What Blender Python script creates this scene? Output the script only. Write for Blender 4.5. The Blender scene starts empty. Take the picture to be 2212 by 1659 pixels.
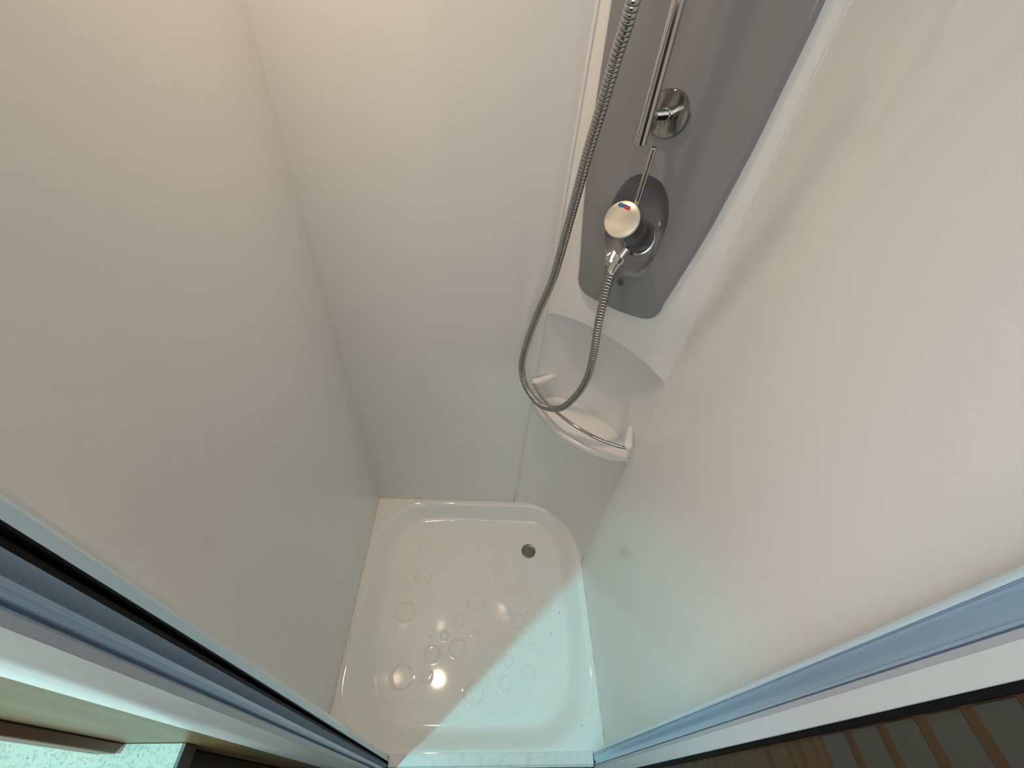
import bpy, bmesh, math, random
import numpy as np
from mathutils import Vector, Matrix
SC = bpy.context.scene
COL = SC.collection

# ------------------------------------------------------------------ camera
FPX = 917.3692568326505
YAW, PITCH, ROLL = 0.09702010705638184, 0.7830085838023911, 0.11609331299206072
CAM = (0.33700040060834935, -0.1624652492766896, 1.3449853619308603)
_f = Vector((math.sin(YAW)*math.cos(PITCH), math.cos(YAW)*math.cos(PITCH), -math.sin(PITCH)))
_r = Vector((math.cos(YAW), -math.sin(YAW), 0))
_u = _r.cross(_f)
_r2 = _r*math.cos(ROLL) + _u*math.sin(ROLL)
_u2 = -_r*math.sin(ROLL) + _u*math.cos(ROLL)
cd = bpy.data.cameras.new('camera'); cam = bpy.data.objects.new('camera', cd); COL.objects.link(cam)
m = Matrix.Identity(4)
for i, v in enumerate((_r2, _u2, -_f)):
    for k in range(3): m[k][i] = v[k]
m.translation = Vector(CAM)
cam.matrix_world = m
cd.sensor_width = 36.0; cd.lens = 36.0*FPX/2212.0; cd.clip_start = 0.005
SC.camera = cam
# ------------------------------------------------------------------ world, lights, exposure
SC.view_settings.view_transform = 'Standard'; SC.view_settings.look = 'None'
SC.view_settings.gamma = 1.0; SC.view_settings.use_curve_mapping = False
SC.view_settings.exposure = 0.0
wd = bpy.data.worlds.new('world'); SC.world = wd; wd.use_nodes = True
wd.node_tree.nodes['Background'].inputs[0].default_value = (0.96, 1.0, 0.97, 1)
wd.node_tree.nodes['Background'].inputs[1].default_value = 2.95
CEIL = 1.93
def area(name, loc, rot, size, energy, color, shape='DISK', spread=math.pi):
    l = bpy.data.lights.new(name, 'AREA'); l.shape = shape; l.size = size; l.energy = energy; l.color = color; l.spread = spread
    o = bpy.data.objects.new(name, l); o.location = loc; o.rotation_euler = rot; COL.objects.link(o); return o
WARM = area('warm_downlight', (0.138, 0.44, CEIL-0.008), (0, 0, 0), 0.065, 1.55, (1.0, 0.72, 0.49), spread=math.radians(96))
def spot(name, loc, target, deg, energy, color, blend, radius):
    l = bpy.data.lights.new(name, 'SPOT'); l.energy = energy; l.color = color; l.spot_size = math.radians(deg); l.spot_blend = blend; l.shadow_soft_size = radius
    o = bpy.data.objects.new(name, l); o.location = loc; o.rotation_euler = (Vector(target)-Vector(loc)).to_track_quat('-Z', 'Y').to_euler(); COL.objects.link(o); return o
COOL = spot('cool_downlight', (0.022, -0.241, CEIL-0.02), (0.36, 0.0, 0.0), 45, 42, (0.31, 1.0, 1.06), 0.75, 0.006)

# ------------------------------------------------------------------ materials
def mat(name, col, rough=0.5, metal=0.0, spec=0.5, bump=None, noise=None, coat=0.0, emit=None):
    M = bpy.data.materials.new(name); M.use_nodes = True
    nt = M.node_tree; b = nt.nodes['Principled BSDF']
    b.inputs['Base Color'].default_value = (*col, 1); b.inputs['Roughness'].default_value = rough
    b.inputs['Metallic'].default_value = metal; b.inputs['Specular IOR Level'].default_value = spec
    b.inputs['Coat Weight'].default_value = coat; b.inputs['Coat Roughness'].default_value = 0.06
    tc = nt.nodes.new('ShaderNodeTexCoord')
    if noise:   # (scale xyz, detail, second colour, low, high)
        mp = nt.nodes.new('ShaderNodeMapping'); mp.inputs['Scale'].default_value = noise[0]
        n = nt.nodes.new('ShaderNodeTexNoise'); n.inputs['Scale'].default_value = 1.0; n.inputs['Detail'].default_value = noise[1]
        r = nt.nodes.new('ShaderNodeValToRGB')
        r.color_ramp.elements[0].position = noise[3]; r.color_ramp.elements[1].position = noise[4]
        r.color_ramp.elements[0].color = (*col, 1); r.color_ramp.elements[1].color = (*noise[2], 1)
        nt.links.new(tc.outputs['Object'], mp.inputs[0]); nt.links.new(mp.outputs[0], n.inputs['Vector'])
        nt.links.new(n.outputs[0], r.inputs[0]); nt.links.new(r.outputs[0], b.inputs['Base Color'])
    if bump:    # (scale, strength, distance)
        n = nt.nodes.new('ShaderNodeTexNoise'); n.inputs['Scale'].default_value = bump[0]; n.inputs['Detail'].default_value = 2.0
        bp = nt.nodes.new('ShaderNodeBump'); bp.inputs['Strength'].default_value = bump[1]; bp.inputs['Distance'].default_value = bump[2]
        nt.links.new(tc.outputs['Object'], n.inputs['Vector']); nt.links.new(n.outputs[0], bp.inputs['Height'])
        nt.links.new(bp.outputs[0], b.inputs['Normal'])
    return M
M_wall = mat('white_gloss_laminate', (0.875, 0.875, 0.87), 0.06, bump=(3.0, 0.08, 0.003))
M_corner = mat('white_moulded_plastic', (0.86, 0.86, 0.855), 0.12)
M_shelf = mat('white_shelf_plastic', (0.86, 0.85, 0.84), 0.12)
M_ceil = mat('ceiling_board', (0.82, 0.80, 0.76), 0.5)
M_tray = mat('white_tray_acrylic', (0.88, 0.925, 0.925), 0.05, noise=((9, 9, 9), 3, (0.87, 0.89, 0.86), 0.5, 0.75))
M_grey = mat('grey_gloss_plastic', (0.26, 0.265, 0.285), 0.14)
M_chrome = mat('chrome', (0.56, 0.555, 0.54), 0.07, 1.0)
M_bright = mat('bright_nickel', (0.80, 0.79, 0.78), 0.2, 1.0)
M_chrome_worn = mat('worn_chrome', (0.44, 0.45, 0.42), 0.14, 1.0, noise=((260, 260, 60), 4, (0.26, 0.27, 0.24), 0.45, 0.62))
M_darkchrome = mat('tap_body_chrome', (0.34, 0.35, 0.37), 0.17, 1.0)
M_cap = mat('cream_reflection_cap', (0.88, 0.80, 0.66), 0.32, 0.35)  # warm reflection on the chrome cap is put into this cream
M_red = mat('red_mark', (0.75, 0.03, 0.03), 0.35)
M_blue = mat('blue_mark', (0.02, 0.14, 0.42), 0.35)
M_steel = mat('hose_steel', (0.50, 0.49, 0.47), 0.24, 1.0)
M_gap = mat('hose_groove', (0.03, 0.03, 0.03), 0.5)
M_drain = mat('drain_steel', (0.27, 0.26, 0.245), 0.30, 1.0)
M_strainer = mat('dull_strainer_steel', (0.34, 0.33, 0.31), 0.45, 0.5)
M_black = mat('black_rubber', (0.004, 0.004, 0.005), 0.6, spec=0.2)
M_blackglide = mat('dark_brush_seal', (0.012, 0.014, 0.016), 0.7, spec=0.2)
M_alu = mat('blue_lit_aluminium', (0.44, 0.60, 0.80), 0.26, 0.45)  # blue light reflected by the jambs is put into the base colour
M_lip = mat('lavender_grey_paint', (0.50, 0.53, 0.60), 0.35, 0.2)
M_alul = mat('edge_highlight_aluminium', (0.70, 0.86, 0.98), 0.32, 0.2)  # highlight along the jamb edges, painted as a paler base colour
M_aluw = mat('white_painted_aluminium', (0.66, 0.70, 0.75), 0.35, 0.0)
M_alub = mat('cyan_lit_brushed_aluminium', (0.86, 0.97, 0.98), 0.30, 0.0, noise=((60, 60, 5), 4, (0.72, 0.82, 0.84), 0.42, 0.68))  # cool light on the trim is put into the cyan-white base
M_sill = mat('white_sill_aluminium', (0.80, 0.82, 0.82), 0.3, 0.0, noise=((60, 60, 60), 3, (0.70, 0.74, 0.74), 0.5, 0.7))
M_wood = mat('oak_laminate', (0.24, 0.185, 0.095), 0.38, noise=((70, 70, 6), 6, (0.17, 0.13, 0.065), 0.40, 0.66))
M_darkwood = mat('dark_and_shaded_oak', (0.085, 0.048, 0.02), 0.4, noise=((18, 6, 120), 6, (0.045, 0.025, 0.010), 0.40, 0.66))  # on the striped panel this dark tone also stands in for shade
M_trimwood = mat('brown_trim_wood', (0.19, 0.105, 0.065), 0.4)
M_strip = mat('shaded_grey_strip', (0.065, 0.065, 0.058), 0.4)  # shade on the strips is put into this dark grey
M_cab = mat('dark_cabinet', (0.05, 0.032, 0.02), 0.45)
M_band = mat('brown_grey_edge_band', (0.12, 0.105, 0.10), 0.45)
M_seal = mat('aged_sealant', (0.72, 0.69, 0.60), 0.35, noise=((40, 40, 40), 3, (0.42, 0.34, 0.24), 0.50, 0.75))
M_speck = mat('dark_speck', (0.03, 0.025, 0.02), 0.6)
M_floor = mat('vinyl_floor', (0.10, 0.07, 0.045), 0.4)
M_capgrey = mat('grey_screw_cap', (0.09, 0.11, 0.12), 0.3)
# speckled worktop
M_top = mat('speckled_worktop', (0.70, 0.72, 0.66), 0.35)
nt = M_top.node_tree; b = nt.nodes['Principled BSDF']; tc = nt.nodes.new('ShaderNodeTexCoord')
v1 = nt.nodes.new('ShaderNodeTexNoise'); v1.inputs['Scale'].default_value = 420; v1.inputs['Detail'].default_value = 3
r1 = nt.nodes.new('ShaderNodeValToRGB'); r1.color_ramp.elements[0].position = 0.36; r1.color_ramp.elements[1].position = 0.50
r1.color_ramp.elements[0].color = (0.33, 0.36, 0.31, 1); r1.color_ramp.elements[1].color = (0.46, 0.48, 0.42, 1)
v2 = nt.nodes.new('ShaderNodeTexVoronoi'); v2.inputs['Scale'].default_value = 210
r2 = nt.nodes.new('ShaderNodeValToRGB'); r2.color_ramp.elements[0].position = 0.05; r2.color_ramp.elements[1].position = 0.13
r2.color_ramp.elements[0].color = (0.12, 0.12, 0.10, 1); r2.color_ramp.elements[1].color = (1, 1, 1, 1)
mx = nt.nodes.new('ShaderNodeMixRGB'); mx.blend_type = 'MULTIPLY'; mx.inputs[0].default_value = 1.0
nt.links.new(tc.outputs['Object'], v1.inputs['Vector']); nt.links.new(tc.outputs['Object'], v2.inputs['Vector'])
nt.links.new(v1.outputs[0], r1.inputs[0]); nt.links.new(v2.outputs['Distance'], r2.inputs[0])
nt.links.new(r1.outputs[0], mx.inputs[1]); nt.links.new(r2.outputs[0], mx.inputs[2]); nt.links.new(mx.outputs[0], b.inputs['Base Color'])

# ------------------------------------------------------------------ helpers
def mesh_obj(name, verts, faces, mats, parent=None, smooth=False, midx=None, auto=None):
    me = bpy.data.meshes.new(name); me.from_pydata([tuple(map(float, v)) for v in verts], [], [tuple(map(int, f)) for f in faces])
    for mm in (mats if isinstance(mats, (list, tuple)) else [mats]): me.materials.append(mm)
    if midx is not None: me.polygons.foreach_set('material_index', np.asarray(midx, dtype=np.int32))
    bm = bmesh.new(); bm.from_mesh(me); bmesh.ops.recalc_face_normals(bm, faces=bm.faces); bm.to_mesh(me); bm.free()
    if smooth or auto:
        me.polygons.foreach_set('use_smooth', [True]*len(me.polygons))
        if auto: me.set_sharp_from_angle(angle=math.radians(auto))
    me.update()
    o = bpy.data.objects.new(name, me); COL.objects.link(o)
    if parent is not None: o.parent = parent
    return o
class MB:
    def __init__(s): s.v = []; s.f = []; s.m = []
    def add(s, v, f, m=0):
        k = len(s.v); s.v += [tuple(x) for x in v]; s.f += [tuple(i+k for i in q) for q in f]; s.m += [m]*len(f)
    def build(s, name, mats, parent=None, **kw): return mesh_obj(name, s.v, s.f, mats, parent, midx=s.m, **kw)
def box(x0, x1, y0, y1, z0, z1):
    v = [(x, y, z) for x in (x0, x1) for y in (y0, y1) for z in (z0, z1)]
    return v, [(0, 1, 3, 2), (4, 6, 7, 5), (0, 4, 5, 1), (2, 3, 7, 6), (0, 2, 6, 4), (1, 5, 7, 3)]
def bevel_mod(o, w, seg=2):
    md = o.modifiers.new('bevel', 'BEVEL'); md.width = w; md.segments = seg; md.limit_method = 'ANGLE'; return o
def prism_z(outline, z0, z1):
    n = len(outline)
    v = [(x, y, z0) for x, y in outline] + [(x, y, z1) for x, y in outline]
    f = [tuple(range(n))[::-1], tuple(range(n, 2*n))] + [(i, (i+1) % n, n+(i+1) % n, n+i) for i in range(n)]
    return v, f
def lathe(profile, seg, origin, axis, ref=None):
    """profile: list of (radius, distance along the axis)"""
    a = Vector(axis).normalized(); r = Vector(ref) if ref else Vector((0, 0, 1))
    if abs(a.dot(r)) > 0.95: r = Vector((1, 0, 0))
    e1 = (r - a*r.dot(a)).normalized(); e2 = a.cross(e1); o = Vector(origin)
    v = []; f = []
    for (rr, t) in profile:
        for k in range(seg):
            an = 2*math.pi*k/seg; v.append(o + a*t + (e1*math.cos(an)+e2*math.sin(an))*rr)
    for i in range(len(profile)-1):
        for k in range(seg):
            k2 = (k+1) % seg; f.append((i*seg+k, i*seg+k2, (i+1)*seg+k2, (i+1)*seg+k))
    if profile[0][0] > 1e-5: f.append(tuple(range(seg))[::-1])
    if profile[-1][0] > 1e-5: f.append(tuple(range((len(profile)-1)*seg, len(profile)*seg)))
    return v, f
def tube(path, radius, seg=16, caps=True, radii=None):
    P = [Vector(p) for p in path]; n = len(P); v = []; f = []
    T = [(P[min(i+1, n-1)]-P[max(i-1, 0)]).normalized() for i in range(n)]
    up = Vector((0, 0, 1)) if abs(T[0].z) < 0.9 else Vector((1, 0, 0))
    e = (up - T[0]*up.dot(T[0])).normalized()
    for i in range(n):
        e = (e - T[i]*e.dot(T[i])).normalized(); g = T[i].cross(e); rr = radii[i] if radii is not None else radius
        for k in range(seg):
            an = 2*math.pi*k/seg; v.append(P[i] + (e*math.cos(an)+g*math.sin(an))*rr)
    for i in range(n-1):
        for k in range(seg):
            k2 = (k+1) % seg; f.append((i*seg+k, i*seg+k2, (i+1)*seg+k2, (i+1)*seg+k))
    if caps: f.append(tuple(range(seg))[::-1]); f.append(tuple(range((n-1)*seg, n*seg)))
    return v, f
def catmull(pts, per):
    P = [np.array(p, float) for p in pts]; P = [2*P[0]-P[1]] + P + [2*P[-1]-P[-2]]; out = []
    for i in range(1, len(P)-2):
        for k in range(per):
            t = k/per; a, b_, c, d = P[i-1], P[i], P[i+1], P[i+2]
            out.append(0.5*((2*b_)+(-a+c)*t+(2*a-5*b_+4*c-d)*t*t+(-a+3*b_-3*c+d)*t**3))
    out.append(P[-2]); return np.array(out)
def resample(P, step):
    d = np.r_[0, np.cumsum(np.linalg.norm(np.diff(P, axis=0), axis=1))]; n = int(d[-1]/step)+1
    t = np.linspace(0, d[-1], n); return np.stack([np.interp(t, d, P[:, k]) for k in range(3)], 1)
def thing(name, label, cat, loc=(0, 0, 0), group=None):
    o = bpy.data.objects.new(name, None); COL.objects.link(o); o.location = loc; o.empty_display_size = 0.05
    o['label'] = label; o['category'] = cat
    if group: o['group'] = group
    return o
def fix(root):   # parts were built in world coordinates: keep them there
    bpy.context.view_layer.update()
    def rec(o, inv):
        for c in o.children:
            if c.matrix_parent_inverse == Matrix.Identity(4): c.matrix_parent_inverse = inv
            rec(c, Matrix.Identity(4))
    rec(root, root.matrix_world.inverted())
def tag(o, label, cat, group=None):
    o['label'] = label; o['category'] = cat
    if group: o['group'] = group
    return o
def struct(o, label=None, cat=None):
    o['kind'] = 'structure'
    if label: o['label'] = label; o['category'] = cat or 'wall'
    return o

# ------------------------------------------------------------------ dimensions (metres, z = 0 at the tray rim)
W, D = 0.68, 0.5997
XB, YC = 0.4664, 0.3949
B = Vector((XB, D, 0)); S = Vector((W-XB, YC-D, 0)); L = S.length; S.normalize(); N = Vector((S.y, -S.x, 0))
def cp(s, n, z): p = B + S*s + N*n; return (p.x, p.y, z)      # point on the diagonal corner: along, out of it, height
ZF = -0.16    # cabin floor
YJ = -0.119

# ------------------------------------------------------------------ room shell
def sbox(name, a, mt, label=None, cat=None):
    v, f = box(*a); return struct(mesh_obj(name, v, f, mt), label, cat)
sbox('wall_left', (-0.02, 0.0, -0.0700, D+0.02, 0.0, CEIL), M_wall, 'glossy off-white laminate shower wall beside the left door jamb', 'wall')
sbox('wall_back', (0.0, W+0.02, D, D+0.02, 0.0, CEIL), M_wall, 'glossy off-white laminate wall behind the shower tray', 'wall')
sbox('wall_right', (W, W+0.02, -0.068, D, 0.0, CEIL), M_wall, 'glossy cream-lit laminate wall beside the grey shower panel', 'wall')
sbox('wall_side', (-1.2, -0.0202, -0.0715, -0.0655, ZF, CEIL), M_wood, 'oak laminate wall behind the kitchen worktop', 'wall')
sbox('wall_front_left', (0.0305, 0.1368, YJ, -0.0735, ZF, CEIL), M_wood, 'oak laminate partition above the speckled worktop', 'wall')
sbox('wall_rear', (-1.2, 1.0, -1.17, -1.15, ZF, 1.30), M_darkwood, 'dark oak wall added out of view across the aisle from the shower', 'wall')  # unseen wall, added to darken what the back wall reflects
sbox('wall_front_lining', (0.0, 0.1500, -0.0733, -0.0700, 0.0002, CEIL), M_wall, 'white laminate return wall behind the left jamb', 'wall')
sbox('wall_front_right', (0.669, W+0.02, -0.112, -0.0705, ZF, CEIL), M_darkwood, 'partition behind the right door jamb', 'wall')
v, f = box(-1.2, 1.0, -1.17, D+0.02, CEIL, CEIL+0.02); struct(mesh_obj('ceiling', v, f, M_ceil), 'off-white ceiling above the shower', 'ceiling')
v, f = box(-1.2, 1.0, -1.3, D+0.02, ZF-0.02, ZF); struct(mesh_obj('floor', v, f, M_floor), 'dark cabin floor outside the shower', 'floor')

# ------------------------------------------------------------------ shower tray
RINGS = [(0.1695,0.4387,0.0134),(0.2261,0.4353,0.009),(0.2751,0.4433,0.0216),(0.304,0.4734,0.0081),(0.3382,0.4599,0.0173),(0.381,0.48,0.0082),(0.3891,0.4545,0.0092),(0.4278,0.4702,0.0105),(0.4587,0.4619,0.0082),(0.1309,0.3985,0.0142),(0.2359,0.3933,0.0187),(0.1801,0.3493,0.0257),(0.124,0.3237,0.0178),(0.2031,0.2886,0.0135),(0.1417,0.2519,0.0283),(0.4564,0.417,0.0086),(0.4319,0.3952,0.0101),(0.3983,0.3879,0.0112),(0.395,0.3553,0.0132),(0.3535,0.3378,0.0152),(0.3489,0.2815,0.0263),(0.4995,0.3748,0.0079),(0.4857,0.3461,0.011),(0.4958,0.3191,0.0076),(0.4829,0.2855,0.0171),(0.5146,0.2545,0.0127),(0.4761,0.2281,0.0228),(0.4767,0.1712,0.012),(0.5231,0.1575,0.0135),(0.4424,0.1276,0.0175),(0.4988,0.0991,0.0202),(0.3955,0.0979,0.0133),(0.4354,0.0746,0.0188),(0.3521,0.0544,0.0277),(0.3015,0.2276,0.0183),(0.2625,0.1912,0.0134),(0.3475,0.2006,0.011),(0.3016,0.1588,0.0244),(0.2319,0.1446,0.023),(0.1564,0.0903,0.0304),(0.2233,0.0911,0.0158)]
DR = (0.516, 0.443)
TY0 = -0.070
DEP = 0.045
def sstep(t): t = np.clip(t, 0, 1); return t*t*(3-2*t)
def tray_height(X, Y):
    x0, x1, y0, y1, r = 0.018, 0.664, -0.0655, 0.5835, 0.152
    cx, cy = (x0+x1)/2, (y0+y1)/2
    qx = np.abs(X-cx)-((x1-x0)/2-r); qy = np.abs(Y-cy)-((y1-y0)/2-r)
    d = -(np.hypot(np.maximum(qx, 0), np.maximum(qy, 0)) + np.minimum(np.maximum(qx, qy), 0) - r)
    # width of the sloping side: wider on the left and the front
    wl = 0.040 + 0.022*sstep((0.25-X)/0.2) + 0.012*sstep((X-0.45)/0.2) + 0.020*sstep((0.2-Y)/0.2)*sstep((Y+0.2)/0.3)
    t = np.clip(d/wl, 0, 1)
    z = -DEP*(0.45*sstep(t) + 0.55*np.sin(t*math.pi/2)**1.3)
    rd = np.hypot(X-DR[0], Y-DR[1])
    z = z - 0.002*sstep(1-rd/0.45)*sstep((t-0.8)/0.2)
    z = z + 0.0016*np.exp(-((d+0.004)/0.004)**2)
    for (a, b_, r_) in RINGS:
        q = np.hypot(X-a, Y-b_); rr = r_-0.0022
        w_ = 0.0018 + 0.02*max(0, r_-0.015)
        z = z + 2.5*(0.0009+0.025*r_*0.6)*np.exp(-((q-rr)/w_)**2)*(q < r_+0.012)
        if r_ < 0.0165: z = z + 0.0012*np.exp(-(q/(0.45*r_))**2)*(q < r_+0.012)
    return z
st = 0.00165
nx = int(W/st)+1; ny = int((D-TY0)/st)+1
xs = np.linspace(0, W, nx); ys = np.linspace(TY0, D, ny)
X, Y = np.meshgrid(xs, ys, indexing='ij'); Z = tray_height(X, Y)
V = np.stack([X.ravel(), Y.ravel(), Z.ravel()], 1)
ii, jj = np.meshgrid(np.arange(nx-1), np.arange(ny-1), indexing='ij'); a0 = (ii*ny+jj).ravel()
F = np.stack([a0, a0+ny, a0+ny+1, a0+1], 1)
cxy = V[F].mean(axis=1)
ctrx, ctry = cxy[:, 0], cxy[:, 1]
F = F[np.hypot(ctrx-DR[0], ctry-DR[1]) > 0.0175]
me = bpy.data.meshes.new('basin')
me.vertices.add(len(V)); me.vertices.foreach_set('co', V.astype(np.float32).ravel())
me.loops.add(len(F)*4); me.loops.foreach_set('vertex_index', F.astype(np.int32).ravel())
me.polygons.add(len(F)); me.polygons.foreach_set('loop_start', np.arange(0, len(F)*4, 4, dtype=np.int32)); me.polygons.foreach_set('loop_total', np.full(len(F), 4, dtype=np.int32))
me.update(calc_edges=True); me.polygons.foreach_set('use_smooth', [True]*len(F)); me.materials.append(M_tray)
tray = thing('shower_tray', 'square white shower tray with embossed bubble rings and round corner drain', 'shower tray', (W/2, D/2, ZF))
basin = bpy.data.objects.new('basin', me); COL.objects.link(basin); basin.parent = tray
mb = MB()
mb.add(*box(0.0, 0.004, TY0, D, ZF, -0.0005)); mb.add(*box(W-0.004, W, TY0, D, ZF, -0.0005))
mb.add(*box(0.0, W, TY0-0.004, TY0, ZF, -0.0005)); mb.add(*box(0.0, W, D-0.004, D, ZF, -0.0005))
mb.build('apron', M_tray, tray)
zd = float(tray_height(np.array([DR[0]]), np.array([DR[1]]))[0])
v, f = lathe([(0.0237, -0.0005), (0.0237, 0.0006), (0.0225, 0.0017), (0.0205, 0.0016), (0.0175, 0.0002), (0.0150, -0.002), (0.0140, -0.004), (0.0138, -0.007), (0.0134, -0.012), (0.0, -0.012)], 48, (DR[0], DR[1], zd), (0, 0, 1))
fl = mesh_obj('drain_flange', v, f[:], M_drain, tray, auto=50); fl['label'] = 'round steel drain flange'
mb = MB(); rr = 0.0134
radii = np.linspace(0.0, rr, 12)
for k in range(11):
    nseg = 6*(k+1)
    for q in range(nseg):
        if 0 < k < 10 and (q % 2 == 0) and k % 2 == 1: continue
        a1, a2 = 2*math.pi*q/nseg, 2*math.pi*(q+1)/nseg
        pts = []
        for (r_, a_) in ((radii[k], a1), (radii[k+1], a1), (radii[k+1], (a1+a2)/2), (radii[k+1], a2), (radii[k], a2)):
            pts.append((DR[0]+r_*math.cos(a_), DR[1]+r_*math.sin(a_), zd-0.0045+0.0012*(1-(r_/rr)**2)))
        if k == 0: pts = pts[1:4]+[pts[0]]
        mb.add(pts, [tuple(range(len(pts)))])
g = mb.build('drain_strainer', M_strainer, tray, smooth=False)
v, f = lathe([(0.0, -0.0118), (0.0136, -0.0118), (0.0136, -0.0113), (0, -0.0113)], 24, (DR[0], DR[1], zd), (0, 0, 1)); mesh_obj('drain_well', v, f, M_black, tray)
# hairs and dirt specks lying in the basin
random.seed(3)
SPECK = [(0.138,0.485,0.0016,0.8),(0.166,0.472,0.001,2.2),(0.165,0.480,0.0012,1.0),(0.590,0.262,0.0010,0),(0.602,0.255,0.0015,0),(0.572,0.197,0.0022,1.4),(0.574,0.090,0.0010,0),(0.222,0.186,0.0013,0),(0.627,-0.020,0.0018,2.2),(0.508,0.293,0.0008,0),(0.36,0.17,0.0008,0),(0.157,0.287,0.0007,0)]
for (sx, sy, sr, an) in SPECK:
    z_ = float(tray_height(np.array([sx]), np.array([sy]))[0]); mb = MB()
    v, f = lathe([(0.0, -0.0002), (0.6, 0.0), (1.0, 0.0004), (0.7, 0.0007), (0.0, 0.0008)], 10, (0, 0, 0), (0, 0, 1))
    el = 1.0 if an == 0 else 0.42
    c_, s_ = math.cos(an), math.sin(an)
    v = [(sx+(p[0]*sr*c_-p[1]*sr*el*s_), sy+(p[0]*sr*s_+p[1]*sr*el*c_), z_+p[2]) for p in v]
    mesh_obj('dirt_speck', v, f, M_speck, tray, smooth=True)
fix(tray)

# ------------------------------------------------------------------ sealant beads along the joints
def bead(name, path, r, mt, label):
    v, f = tube(path, r, 8); o = mesh_obj(name, v, f, mt, smooth=True); return struct(o, label, 'trim')
bead('trim_1', [(0.0005, y, 0.0008) for y in np.linspace(-0.066, D, 30)], 0.0016, M_seal, 'aged sealant bead between left wall and tray')
bead('trim_2', [(x, D-0.0005, 0.0008) for x in np.linspace(0.0, XB, 30)], 0.0013, M_seal, 'aged sealant bead between back wall and tray')
bead('trim_3', [(W-0.0005, y, 0.0008) for y in np.linspace(-0.066, YC, 30)], 0.0018, M_seal, 'yellowed sealant bead between right wall and tray')
bead('trim_4', [(W-0.0005, YC-0.0008, z) for z in np.linspace(0.0, CEIL, 30)], 0.0014, M_corner, 'vertical seam between corner moulding and right wall')

# ------------------------------------------------------------------ moulded corner unit
RA = (L*L/4 + 0.062**2)/(2*0.062)
def arc_n(s): return -(math.sqrt(max(0, RA*RA-(s-L/2)**2)) - (RA-0.062))      # concave cylinder
def ztop(s):
    t = 2*s/L-1; return 0.832 - 0.030*abs(t)**2.2
unit = thing('corner_moulding', 'white moulded plastic corner unit with arched niche behind the hanging hose', 'shower corner', cp(L/2, 0, 0))
ns = 60; mb = MB()
ss = [L*i/ns for i in range(ns+1)]
def strip_grid(fn, nv):
    v = []; f = []
    for s in ss:
        for j in range(nv+1): v.append(fn(s, j/nv))
    for i in range(ns):
        for j in range(nv):
            a = i*(nv+1)+j; f.append((a, a+nv+1, a+nv+2, a+1))
    return v, f
mb.add(*strip_grid(lambda s, t: cp(s, arc_n(s), t*ztop(s)+0.0), 24))                     # niche and lower wall
def lip(s, t):      # small rounded lip over the niche
    na = arc_n(s); zt = ztop(s); r = min(0.006, -na*0.5)
    if t < 0.5: return cp(s, na + (-r-na)*(t/0.5), zt)
    a = (t-0.5)/0.5*math.pi/2; return cp(s, -r+r*math.sin(a), zt + r*(1-math.cos(a)))
mb.add(*strip_grid(lip, 12))
def zt2(s): return ztop(s)+min(0.006, -arc_n(s)*0.5)
# flat face above, open behind the tap recess
zr = [0, .06, 0.125, .2, .3, .5, .75, 1.0]
for i in range(ns):
    for (k0, k1) in ((0, 1), (1, 2), (2, 3)):
        s0, s1 = ss[i], ss[i+1]
        def zz(s, k): return (zt2(s), 0.95, 1.17, CEIL)[k]
        if k0 == 1 and 0.07 < (s0+s1)/2 < 0.226: continue
        mb.add([cp(s0, 0, zz(s0, k0)), cp(s1, 0, zz(s1, k0)), cp(s1, 0, zz(s1, k1)), cp(s0, 0, zz(s0, k1))], [(0, 1, 2, 3)])
o = mb.build('niche_wall', M_corner, unit, auto=40)
o.data.materials[0] = M_corner
# rounded left return of the face where it meets the back wall
v, f = tube([cp(0.0006, 0.0002, z) for z in np.linspace(0.001, CEIL, 24)], 0.0032, 10); mesh_obj('seam_edge', v, f, M_corner, unit, smooth=True)
# shelf: solid tray-like ledge with raised front lip
RF = (L*L/4 + 0.056**2)/(2*0.056)
def front_n(s):
    return (math.sqrt(max(0, RF*RF-(s-L/2)**2)) - (RF-0.056))
ZS = 0.548
prof = [(0.0, 0.0), (0.35, -0.001), (0.70, -0.003), (0.85, -0.003), (0.90, 0.001), (0.94, 0.005), (0.97, 0.006), (0.99, 0.004), (1.0, 0.0), (1.0, -0.008), (0.985, -0.013), (0.95, -0.017), (0.80, -0.020), (0.4, -0.034), (0.0, -0.06)]
v = []; f = []
for i, s in enumerate(ss):
    nb, nf = arc_n(s)-0.0005, front_n(s); wgt = min(1, min(s, L-s)/0.03)
    zs = ZS + 0.014*(s/L)
    for (t, dz) in prof:
        v.append(cp(s, nb+(nf-nb)*t, zs + dz*(0.35+0.65*wgt)))
np_ = len(prof)
for i in range(ns):
    for j in range(np_-1):
        a = i*np_+j; f.append((a, a+np_, a+np_+1, a+1))
mesh_obj('shelf', v, f, M_shelf, unit, auto=60)
# chrome guard rail and its two nubs
ZR = 0.612
def rail_pt(s): return cp(s, 0.004 + 0.050*math.sqrt(max(0, 1-((s-L/2)/(L/2))**2))*0.55 + front_n(s)*0.40, ZR)
pts = [rail_pt(0.012+(L-0.024)*i/60) for i in range(61)]
v, f = tube(pts, 0.0039, 14); rl = mesh_obj('guard_rail', v, f, M_chrome, unit, smooth=True); rl['label'] = 'curved chrome guard rail over the shelf'
for sa, sg in ((0.011, 1), (L-0.011, -1)):
    p1 = Vector(rail_pt(sa)); p0 = Vector(cp(sa+sg*0.026, arc_n(sa+sg*0.026)-0.001, ZR+0.010)); ln = (p0-p1).length
    v, f = lathe([(0.0, -0.0050), (0.0048, -0.0040), (0.0085, -0.0005), (0.0098, 0.004), (0.0088, ln*0.45), (0.0062, ln*0.8), (0.0032, ln), (0.0, ln)], 24, p1, p0-p1)
    mesh_obj('rail_nub', v, f, M_shelf, unit, auto=50)
fix(unit)

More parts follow.
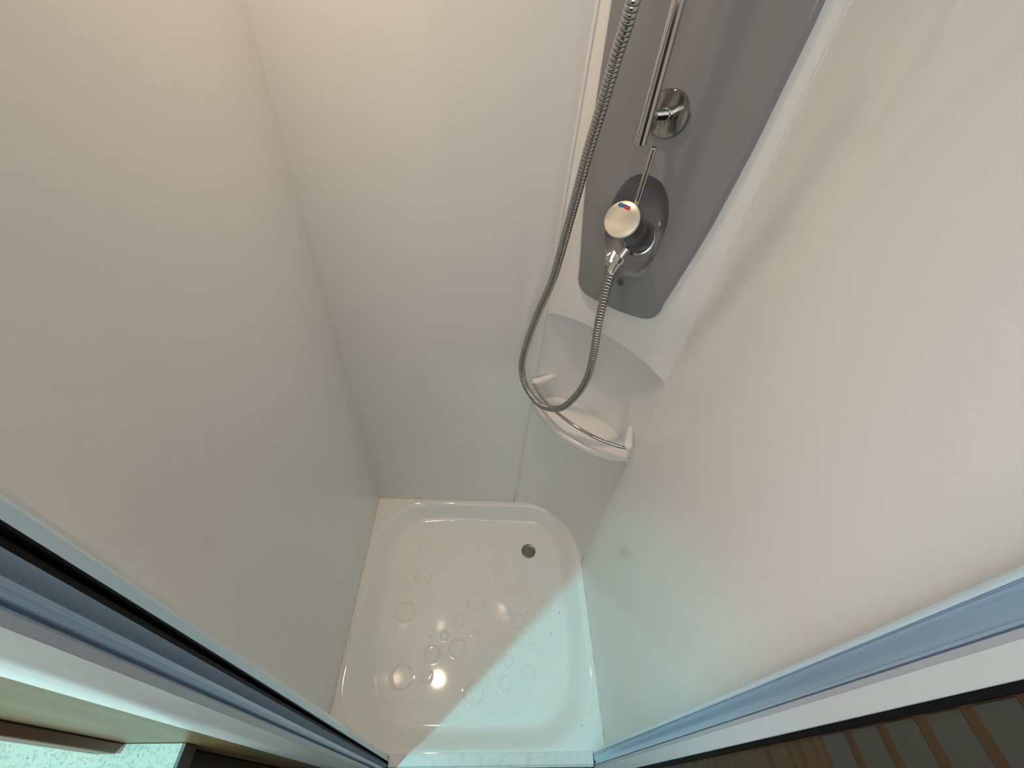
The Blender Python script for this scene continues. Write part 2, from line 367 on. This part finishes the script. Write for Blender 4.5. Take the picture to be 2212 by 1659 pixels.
# ------------------------------------------------------------------ grey shower panel
panel = thing('shower_column', 'tall grey plastic shower column with rounded foot and recessed tap dish', 'shower column', cp(L/2, 0, 0.911))
TH = 0.010; SCN = 0.149; PZ0, PZ1 = 0.910, 1.86
def hw(z):
    base = np.interp(z, [0.91, 0.95, 1.0, 1.05, 1.10, 1.20, 1.32, 1.45, 1.90], [0.084, 0.0865, 0.095, 0.1030, 0.110, 0.119, 0.1245, 0.126, 0.126])
    dz = z-PZ0; r = 0.026
    if dz < r: base = base - r + math.sqrt(max(0, r*r-(r-dz)**2))
    return max(0.0, float(base))
def face_n(s, z):
    a = (s-SCN)/0.050; zc = 1.058; b_ = (z-zc)/0.080
    e = abs(a)**2.3 + abs(b_)**2.3
    dpl = (z-0.9905)*0.64            # tilted dish floor that faces up and out
    dwall = 0.060*(1-e)
    def smin(x, y, k): h = max(k-abs(x-y), 0)/k; return min(x, y)-h*h*k*0.25
    d = smin(smin(dpl, dwall, 0.012), 0.050, 0.02)
    d = 0.5*(d+math.sqrt(d*d+0.0011**2))-0.00055*min(1, 1/(1+abs(d)*900)) if d > -0.01 else 0.0
    # ledge standing proud under the dish
    w_ = max(0.0, 1-((s-SCN-0.002)/0.040)**2)
    zz = z-(0.978+0.010*abs((s-SCN)/0.04)**1.2)
    bmp = 0.0
    if w_ > 0:
        up = min(1, max(0, (0.022-zz)/0.022)); dn = min(1, max(0, (zz+0.004)/0.006))
        bmp = 0.012*up*dn*dn*(3-2*dn)*min(1, w_*3)
    crown = 0.0035*(1-min(1, abs(s-SCN)/max(hw(z), 1e-3))**4)
    edge = min(1.0, max(0.0, (hw(z)-abs(s-SCN))/0.006)); 
    return TH - 0.004*(1-edge)**2 + crown*0.5 - d + bmp
zl = list(np.linspace(0, 0.012, 9)**1.0*1.0 + PZ0) + list(np.arange(PZ0+0.0130, 1.16, 0.0011)) + list(np.linspace(1.165, PZ1, 50))
zl[0] = PZ0+1e-4
nu = 230; V = []; F = []
us = np.sin(np.linspace(-math.pi/2, math.pi/2, nu+1))
us = 0.35*us + 0.65*np.linspace(-1, 1, nu+1)
for z in zl:
    # the foot bows downwards a little in the middle
    for u in us:
        s = SCN + u*hw(z); zz = z - 0.004*(1-u*u)*max(0, 1-(z-PZ0)/0.05) + 0.005*u*max(0, 1-(z-PZ0)/0.3)
        V.append(cp(s, face_n(s, z), zz))
nr = nu+1
for i in range(len(zl)-1):
    for j in range(nu): a = i*nr+j; F.append((a, a+1, a+nr+1, a+nr))
# sides back to the wall
def boundary():
    idx = [i*nr for i in range(len(zl)-1, -1, -1)] + list(range(1, nr)) + [i*nr+nu for i in range(1, len(zl))]
    return idx
bd = boundary(); k0 = len(V)
for b_ in bd:
    p = Vector(V[b_]); n_ = (p-B).dot(N); q = p - N*(n_-0.0003) ; V.append(tuple(q))
for i in range(len(bd)-1): F.append((bd[i], bd[i+1], k0+i+1, k0+i))
fp = mesh_obj('front_shell', V, F, M_grey, panel, auto=38)
v, f = lathe([(0.0, 0.0), (0.0062, 0.0), (0.0062, 0.0012), (0.0050, 0.0022), (0.0, 0.0027)], 28, cp(0.153, TH+0.0015, 0.962), N)
o = mesh_obj('screw_cap', v, f, M_capgrey, panel, auto=40); o['label'] = 'small dark round screw cap'
fix(panel)

# ------------------------------------------------------------------ mixer tap
SA = 0.150
p0 = Vector(cp(SA-0.001, -0.0165, 1.0325)); p1 = Vector(cp(SA+0.001, 0.067, 1.0885)); ax = (p1-p0).normalized(); ln = (p1-p0).length
tap = thing('mixer_tap', 'chrome single-lever mixer tap with pale round cap in the grey panel', 'tap', p0)
v, f = lathe([(0.0, 0.0), (0.0285, 0.0), (0.0292, 0.0015), (0.0288, 0.0035), (0.0265, 0.0045), (0.0, 0.0046)], 48, p0, ax); o = mesh_obj('base_ring', v, f, M_chrome, tap, auto=40)
v, f = lathe([(0.0, 0.003), (0.0262, 0.003), (0.0262, 0.030), (0.0240, 0.040), (0.0232, 0.046), (0.0238, 0.054), (0.0256, ln*0.80), (0.0262, ln-0.004), (0.0262, ln-0.002), (0.0, ln-0.002)], 48, p0, ax); o = mesh_obj('body', v, f, M_darkchrome, tap, auto=40); o['label'] = 'dark reflective tap body'
v, f = lathe([(0.0, ln-0.004), (0.0266, ln-0.004), (0.0268, ln-0.001), (0.0260, ln+0.0008), (0.022, ln+0.0022), (0.012, ln+0.0034), (0.0, ln+0.0040)], 56, p0, ax)
cap = mesh_obj('cap', v, f, M_cap, tap, auto=40); cap['label'] = 'round cap with a cream reflection put into its colour'
# blue and red temperature mark: a small leaning lozenge split across
e_up = (Vector((0, 0, 1)) - ax*ax.z).normalized(); e_rt = e_up.cross(ax)
def cap_pt(x, y, h=0.0):
    r = math.hypot(x, y); t = np.interp(r, [0, 0.012, 0.022, 0.026], [0.0040, 0.0034, 0.0022, 0.0008])
    return p0 + ax*(ln+float(t)+h) + e_rt*x + e_up*y
def mark(name, poly, mt, par):
    v = [cap_pt(x, y, 0.0004) for x, y in poly] + [cap_pt(x, y, -0.0003) for x, y in poly]; n = len(poly)
    f = [tuple(range(n)), tuple(range(n, 2*n))[::-1]] + [(i, (i+1) % n, n+(i+1) % n, n+i) for i in range(n)]
    mesh_obj(name, v, f, mt, par)
sgn = 1 if (e_rt.dot(_r2) > 0) else -1
mcx, mcy, an = -0.0046*sgn, 0.0172, -0.38*sgn
def mk(pts): return [(mcx + sgn*(x*math.cos(-0.02)+y*math.sin(-0.02)), mcy + (-x*math.sin(-0.02)+y*math.cos(-0.02))) for x, y in pts]
hr, hl = 0.0032, 0.0072
blue = [(-hl+hr*math.cos(a)*1.0, hr*math.sin(a)) for a in np.linspace(-math.pi/2, -3*math.pi/2, 9)] + [(hl-0.001, hr*0.85), (hl*0.45, 0.0003), (-0.001, -hr*0.75), (-hl*0.5, -hr)]
red = [(hl+hr*math.cos(a), -0.0006+hr*math.sin(a)) for a in np.linspace(math.pi/2, -math.pi/2, 9)] + [(0.003, -hr*1.05), (-0.001, -hr*0.75), (hl*0.45, 0.0003)]
mark('blue_mark', mk(blue), M_blue, cap); mark('red_mark', mk(red), M_red, cap)
l0 = p0 + ax*(ln-0.011) + e_up*0.0235 + e_rt*(0.006*sgn); l1 = Vector(cp(SA+0.0145, 0.058, 1.187))
v, f = lathe([(0.0, 0.0), (0.0042, 0.0), (0.0041, 0.02), (0.0038, (l1-l0).length-0.001), (0.0032, (l1-l0).length), (0, (l1-l0).length)], 24, l0, l1-l0); o = mesh_obj('lever', v, f, M_chrome, tap, auto=40)
# outlet stub under the body
q0 = Vector(cp(0.1525, 0.010, 1.040)); q1 = Vector(cp(0.1465, 0.026, 1.012)); aq = (q1-q0).normalized()
v, f = lathe([(0.0, 0.0), (0.0062, 0.0), (0.0062, (q1-q0).length), (0.0, (q1-q0).length)], 24, q0, q1-q0); mesh_obj('outlet', v, f, M_chrome, tap, auto=40)
fix(tap)

# ------------------------------------------------------------------ shower hose
hose = thing('shower_hose', 'ribbed metal shower hose hanging in a long loop from the tap', 'shower hose', cp(0.12, 0.062, 0.62))
hp = [(0.1425,0.033,0.990),(0.1455,0.043,0.956),(0.154,0.054,0.896),(0.1635,0.058,0.826),(0.1655,0.061,0.765),(0.150,0.062,0.699),(0.120,0.063,0.640),(0.069,0.063,0.613),(0.021,0.062,0.636),(0.0015,0.062,0.690),(0.008,0.062,0.768),(0.026,0.063,0.856),(0.0497,0.0680,0.9435),(0.0712,0.0810,1.0660),(0.0907,0.0970,1.1673),(0.1062,0.1100,1.2258),(0.1220,0.1250,1.2830),(0.1366,0.1400,1.3258),(0.1486,0.1600,1.42),(0.145,0.185,1.56)]
P = resample(catmull([cp(*q) for q in hp], 12), 0.0009)
n = len(P); PIT = 6; radii = []
for i in range(n):
    k = i % PIT; radii.append((0.0070, 0.0076, 0.0077, 0.0077, 0.0076, 0.0068)[k])
v, f = tube(P, 0.0075, 20, True, radii)
mi = []
for i in range(n-1): mi += [1 if (i % PIT) in (5,) else 0]*20
mi += [0, 0]
o = mesh_obj('corrugated_tube', v, f, [M_steel, M_gap], hose, smooth=True, midx=mi, auto=None)
d = (Vector(P[0])-q1); 
ez = Vector(P[3])-Vector(P[0]); dr = (Vector(P[0])-q1).normalized(); ll = (Vector(P[0])-q1).length
v, f = lathe([(0.0, 0.0), (0.0098, 0.0), (0.0104, 0.001), (0.0104, 0.0105), (0.0096, 0.012), (0.0, 0.012)], 14, q1-dr*0.002, dr); o = mesh_obj('coupling_nut', v, f, M_bright, hose, auto=20)
v, f = lathe([(0.0, 0.0), (0.0078, 0.0), (0.0078, ll-0.008), (0.0083, ll-0.004), (0.0, ll-0.004)], 24, q1+dr*0.009, dr); mesh_obj('ferrule', v, f, M_bright, hose, auto=40)
fix(hose)

# ------------------------------------------------------------------ riser rail
rail = thing('riser_rail', 'vertical chrome riser rail on a round wall flange above the tap', 'shower rail', cp(0.149, 0.065, 1.187))
SR, NR = 0.1475, 0.065
v, f = lathe([(0.0, 0.0), (0.0068, 0.0), (0.0076, 0.0008), (0.0076, 0.0095), (0.0070, 0.0100), (0.0070, 0.0108), (0.0078, 0.0112), (0.0078, 0.62), (0, 0.62)], 40, cp(SR, NR, 1.187), (0, 0, 1)); mesh_obj('tube', v, f, M_chrome, rail, auto=35)
v, f = lathe([(0.0, 0.0), (0.0275, 0.0), (0.0285, 0.001), (0.0285, 0.006), (0.0270, 0.0085), (0.0, 0.0090)], 56, cp(0.151, TH+0.001, 1.217), N); o = mesh_obj('wall_flange', v, f, M_chrome_worn, rail, auto=35); o['label'] = 'worn round chrome flange'
pA = Vector(cp(0.151, TH+0.008, 1.2165)); pB = Vector(cp(SR, NR, 1.2195))
v, f = lathe([(0.0, 0.0), (0.0085, 0.0), (0.0085, 0.006), (0.0070, 0.0075), (0.0070, (pB-pA).length), (0.0, (pB-pA).length)], 32, pA, pB-pA); mesh_obj('bracket_arm', v, f, M_chrome, rail, auto=35)
fix(rail)

# ------------------------------------------------------------------ door frame: jambs and sill
ZJ = 1.80
frame = thing('door_frame', 'silver aluminium door frame with black seal around the shower opening', 'door frame', (0.40, -0.09, 0))
J0 = 0.0
left = [(0.137,-0.0842),(0.1500,-0.0842),(0.1500,-0.0902),(0.1596,-0.0904),(0.1572,-0.0935),(0.1560,-0.0965),(0.1568,-0.0995),(0.1592,-0.1012),(0.1600,-0.1022),(0.1598,-0.1034),(0.1585,-0.1040),(0.1560,-0.1045),(0.1560,-0.1054),(0.137,-0.1054)]
v, f = prism_z(left, 0.001, ZJ); jl = mesh_obj('left_jamb', v, f, M_alu, frame, auto=35); jl['label'] = 'silver jamb left of the opening, blue light put into its colour'
v, f = prism_z([(0.137,-0.0735),(0.1500,-0.0740),(0.1572,-0.0756),(0.1596,-0.0780),(0.1600,-0.0815),(0.1597,-0.0834),(0.137,-0.0841)], 0.001, ZJ); o = mesh_obj('rounded_edge', v, f, M_alul, jl, auto=35); o['label'] = 'rounded edge with the highlight put into its pale colour'
v, f = prism_z([(0.1502,-0.0843),(0.1596,-0.0836),(0.1596,-0.0846),(0.1550,-0.0856),(0.1550,-0.0868),(0.1582,-0.0872),(0.1588,-0.0900),(0.1502,-0.0901)], 0.002, ZJ-0.002); sl = mesh_obj('black_seal', v, f, M_black, jl)
v, f = prism_z([(0.1560,-0.1055),(0.1592,-0.1061),(0.1599,-0.1070),(0.1599,-0.1112),(0.137,-0.1112),(0.137,-0.1055)], 0.001, ZJ); o = mesh_obj('flat_lip', v, f, M_lip, jl, auto=35); o['label'] = 'lavender-grey flat lip'
v, f = prism_z([(0.1599,-0.1113),(0.1594,-0.1120),(0.1582,-0.1130),(0.1579,-0.1136),(0.1566,-0.1148),(0.1562,-0.1154),(0.1549,-0.1166),(0.1545,-0.1172),(0.1528,-0.1190),(0.137,-0.1196),(0.137,-0.1113)], 0.001, ZJ); o = mesh_obj('ribbed_trim', v, f, M_alub, jl, auto=50); o['label'] = 'brushed ribbed cover trim'
right = [(0.668,-0.0751),(0.6462,-0.0752),(0.6466,-0.0765),(0.6454,-0.0772),(0.6454,-0.0780),(0.6462,-0.0786),(0.6464,-0.0800),(0.6457,-0.0806),(0.6466,-0.0850),(0.6474,-0.0885),(0.6472,-0.0918),(0.6452,-0.0922),(0.6450,-0.0940),(0.6480,-0.0943),(0.668,-0.0943)]
v, f = prism_z(right, 0.001, ZJ); jr = mesh_obj('right_jamb', v, f, M_alu, frame, auto=35); jr['label'] = 'grooved silver jamb right of the opening, blue light put into its colour'
v, f = prism_z([(0.668,-0.0690),(0.652,-0.0690),(0.6468,-0.0698),(0.6452,-0.0718),(0.6450,-0.0738),(0.6460,-0.0750),(0.668,-0.0750)], 0.001, ZJ); o = mesh_obj('rounded_edge', v, f, M_alul, jr, auto=35); o['label'] = 'rounded edge with the highlight put into its pale colour'
v, f = prism_z([(0.668,-0.0944),(0.6480,-0.0944),(0.6480,-0.0952),(0.6452,-0.0955),(0.6452,-0.0998),(0.668,-0.0998)], 0.001, ZJ); o = mesh_obj('flat_lip', v, f, M_lip, jr, auto=35); o['label'] = 'grey flat lip'
v, f = prism_z([(0.6452,-0.0999),(0.6450,-0.1155),(0.6458,-0.1160),(0.668,-0.1160),(0.668,-0.0999)], 0.001, ZJ); o = mesh_obj('white_cover_strip', v, f, M_aluw, jr, auto=25); o['label'] = 'flat white cover strip'
v, f = prism_z([(0.6475,-0.1161),(0.6475,-0.1208),(0.668,-0.1208),(0.668,-0.1161)], 0.0, ZJ); o = mesh_obj('black_gap_strip', v, f, M_black, jr)  # black block filling the gap between jamb and striped panel
# sill: flat top with a small step and nose
pr_ = [(-0.0700, 0.0005), (-0.0700, 0.0040), (-0.0708, 0.0048), (-0.0925, 0.0048), (-0.0935, 0.0042), (-0.0935, -0.001), (-0.0952, -0.001), (-0.0955, 0.0015), (-0.0972, 0.0012), (-0.0975, -0.03), (-0.0745, -0.03), (-0.0745, 0.0005)]
x0_, x1_ = 0.1602, 0.6448; n_ = len(pr_)
v = [(x0_, a, b_) for a, b_ in pr_] + [(x1_, a, b_) for a, b_ in pr_]
f = [tuple(range(n_))[::-1], tuple(range(n_, 2*n_))] + [(i, (i+1) % n_, n_+(i+1) % n_, n_+i) for i in range(n_)]
o = mesh_obj('sill', v, f, M_sill, frame); o['label'] = 'bright white sill strip'
# little black end blocks and crumbs of sealant at the feet of the jambs
for (bx, by, sx, sy, sz) in ((0.153, -0.0905, 0.009, 0.012, 0.012), (0.6475, -0.0935, 0.005, 0.011, 0.006)):
    v, f = box(bx-sx/2, bx+sx/2, by-sy/2, by+sy/2, 0.0022, 0.004+sz); bevel_mod(mesh_obj('foot_block', v, f, M_black, frame), 0.001)
fix(frame)

# ------------------------------------------------------------------ outside on the left: worktop on a cabinet, wooden trim
wt = thing('worktop', 'pale speckled kitchen worktop with brown-grey edge against the oak partition', 'worktop', (-0.3, -0.35, 0.81))
WX, WZ = 0.0945, 0.846
v, f = prism_z([(-0.75, -0.62), (WX, -0.62), (WX, YJ-0.0005), (0.0295, YJ-0.0005), (0.0295, -0.0742), (-0.75, -0.0742)], WZ-0.020, WZ); o = mesh_obj('top_slab', v, f, M_top, wt)
v, f = box(WX+0.0001, WX+0.0025, -0.62, YJ-0.0005, WZ-0.022, WZ-0.0003); o = mesh_obj('edge_band', v, f, M_band, wt); o['label'] = 'brown-grey edge band'
fix(wt)
cb = thing('kitchen_cabinet', 'dark wooden kitchen cabinet carrying the speckled worktop', 'cabinet', (-0.3, -0.35, ZF))
mb = MB(); mb.add(*box(-0.75, WX-0.012, -0.60, YJ-0.001, ZF, WZ-0.021)); bevel_mod(mb.build('carcass', M_cab, cb), 0.001)
v, f = box(-0.74, WX-0.02, -0.612, -0.6005, ZF+0.08, WZ-0.03); bevel_mod(mesh_obj('cupboard_door', v, f, M_darkwood, cb), 0.002)
fix(cb)
# upright timber trim on the partition, end cut on the slant
v = []; f = []
x0_, x1_ = 0.030, 0.0475; y0_, y1_ = YJ-0.0005, YJ-0.0075
for (x, y, zb) in ((x0_, y0_, WZ+0.001), (x1_, y0_, WZ+0.001), (x1_, y1_, WZ+0.007), (x0_, y1_, WZ+0.007)):
    v += [(x, y, zb), (x, y, ZJ)]
f = [(0, 2, 4, 6), (1, 7, 5, 3), (0, 1, 3, 2), (2, 3, 5, 4), (4, 5, 7, 6), (6, 7, 1, 0)]
o = mesh_obj('wooden_trim', v, f, M_trimwood); bevel_mod(o, 0.0008); tag(o, 'brown upright wooden trim strip on the oak partition above the worktop', 'trim')

# ------------------------------------------------------------------ outside on the right: striped panel
sp = thing('striped_panel', 'oak panel with horizontal grey strips outside the right jamb, darkened to carry shade', 'panel', (0.67, -0.4, ZF))
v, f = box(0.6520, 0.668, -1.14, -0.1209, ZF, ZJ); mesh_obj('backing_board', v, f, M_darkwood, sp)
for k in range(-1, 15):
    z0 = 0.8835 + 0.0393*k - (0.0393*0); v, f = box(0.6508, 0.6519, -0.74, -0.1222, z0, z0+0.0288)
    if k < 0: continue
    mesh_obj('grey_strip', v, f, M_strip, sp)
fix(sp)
# downlight fittings in the ceiling (their lenses are the lamps)
for nm, (lx, ly, _z), lab in (('warm', WARM.location, 'round recessed downlight in the ceiling above the shower tray'), ('cool', COOL.location, 'round recessed downlight in the ceiling above the worktop')):
    v, f = lathe([(0.031, 0.0), (0.031, -0.006), (0.034, -0.009), (0.040, -0.009), (0.043, -0.006), (0.043, 0.0)], 40, (lx, ly, CEIL-0.0002), (0, 0, 1))
    f = f[:-2]; o = mesh_obj('ceiling_downlight', v, f, M_chrome, auto=35); tag(o, lab, 'light')
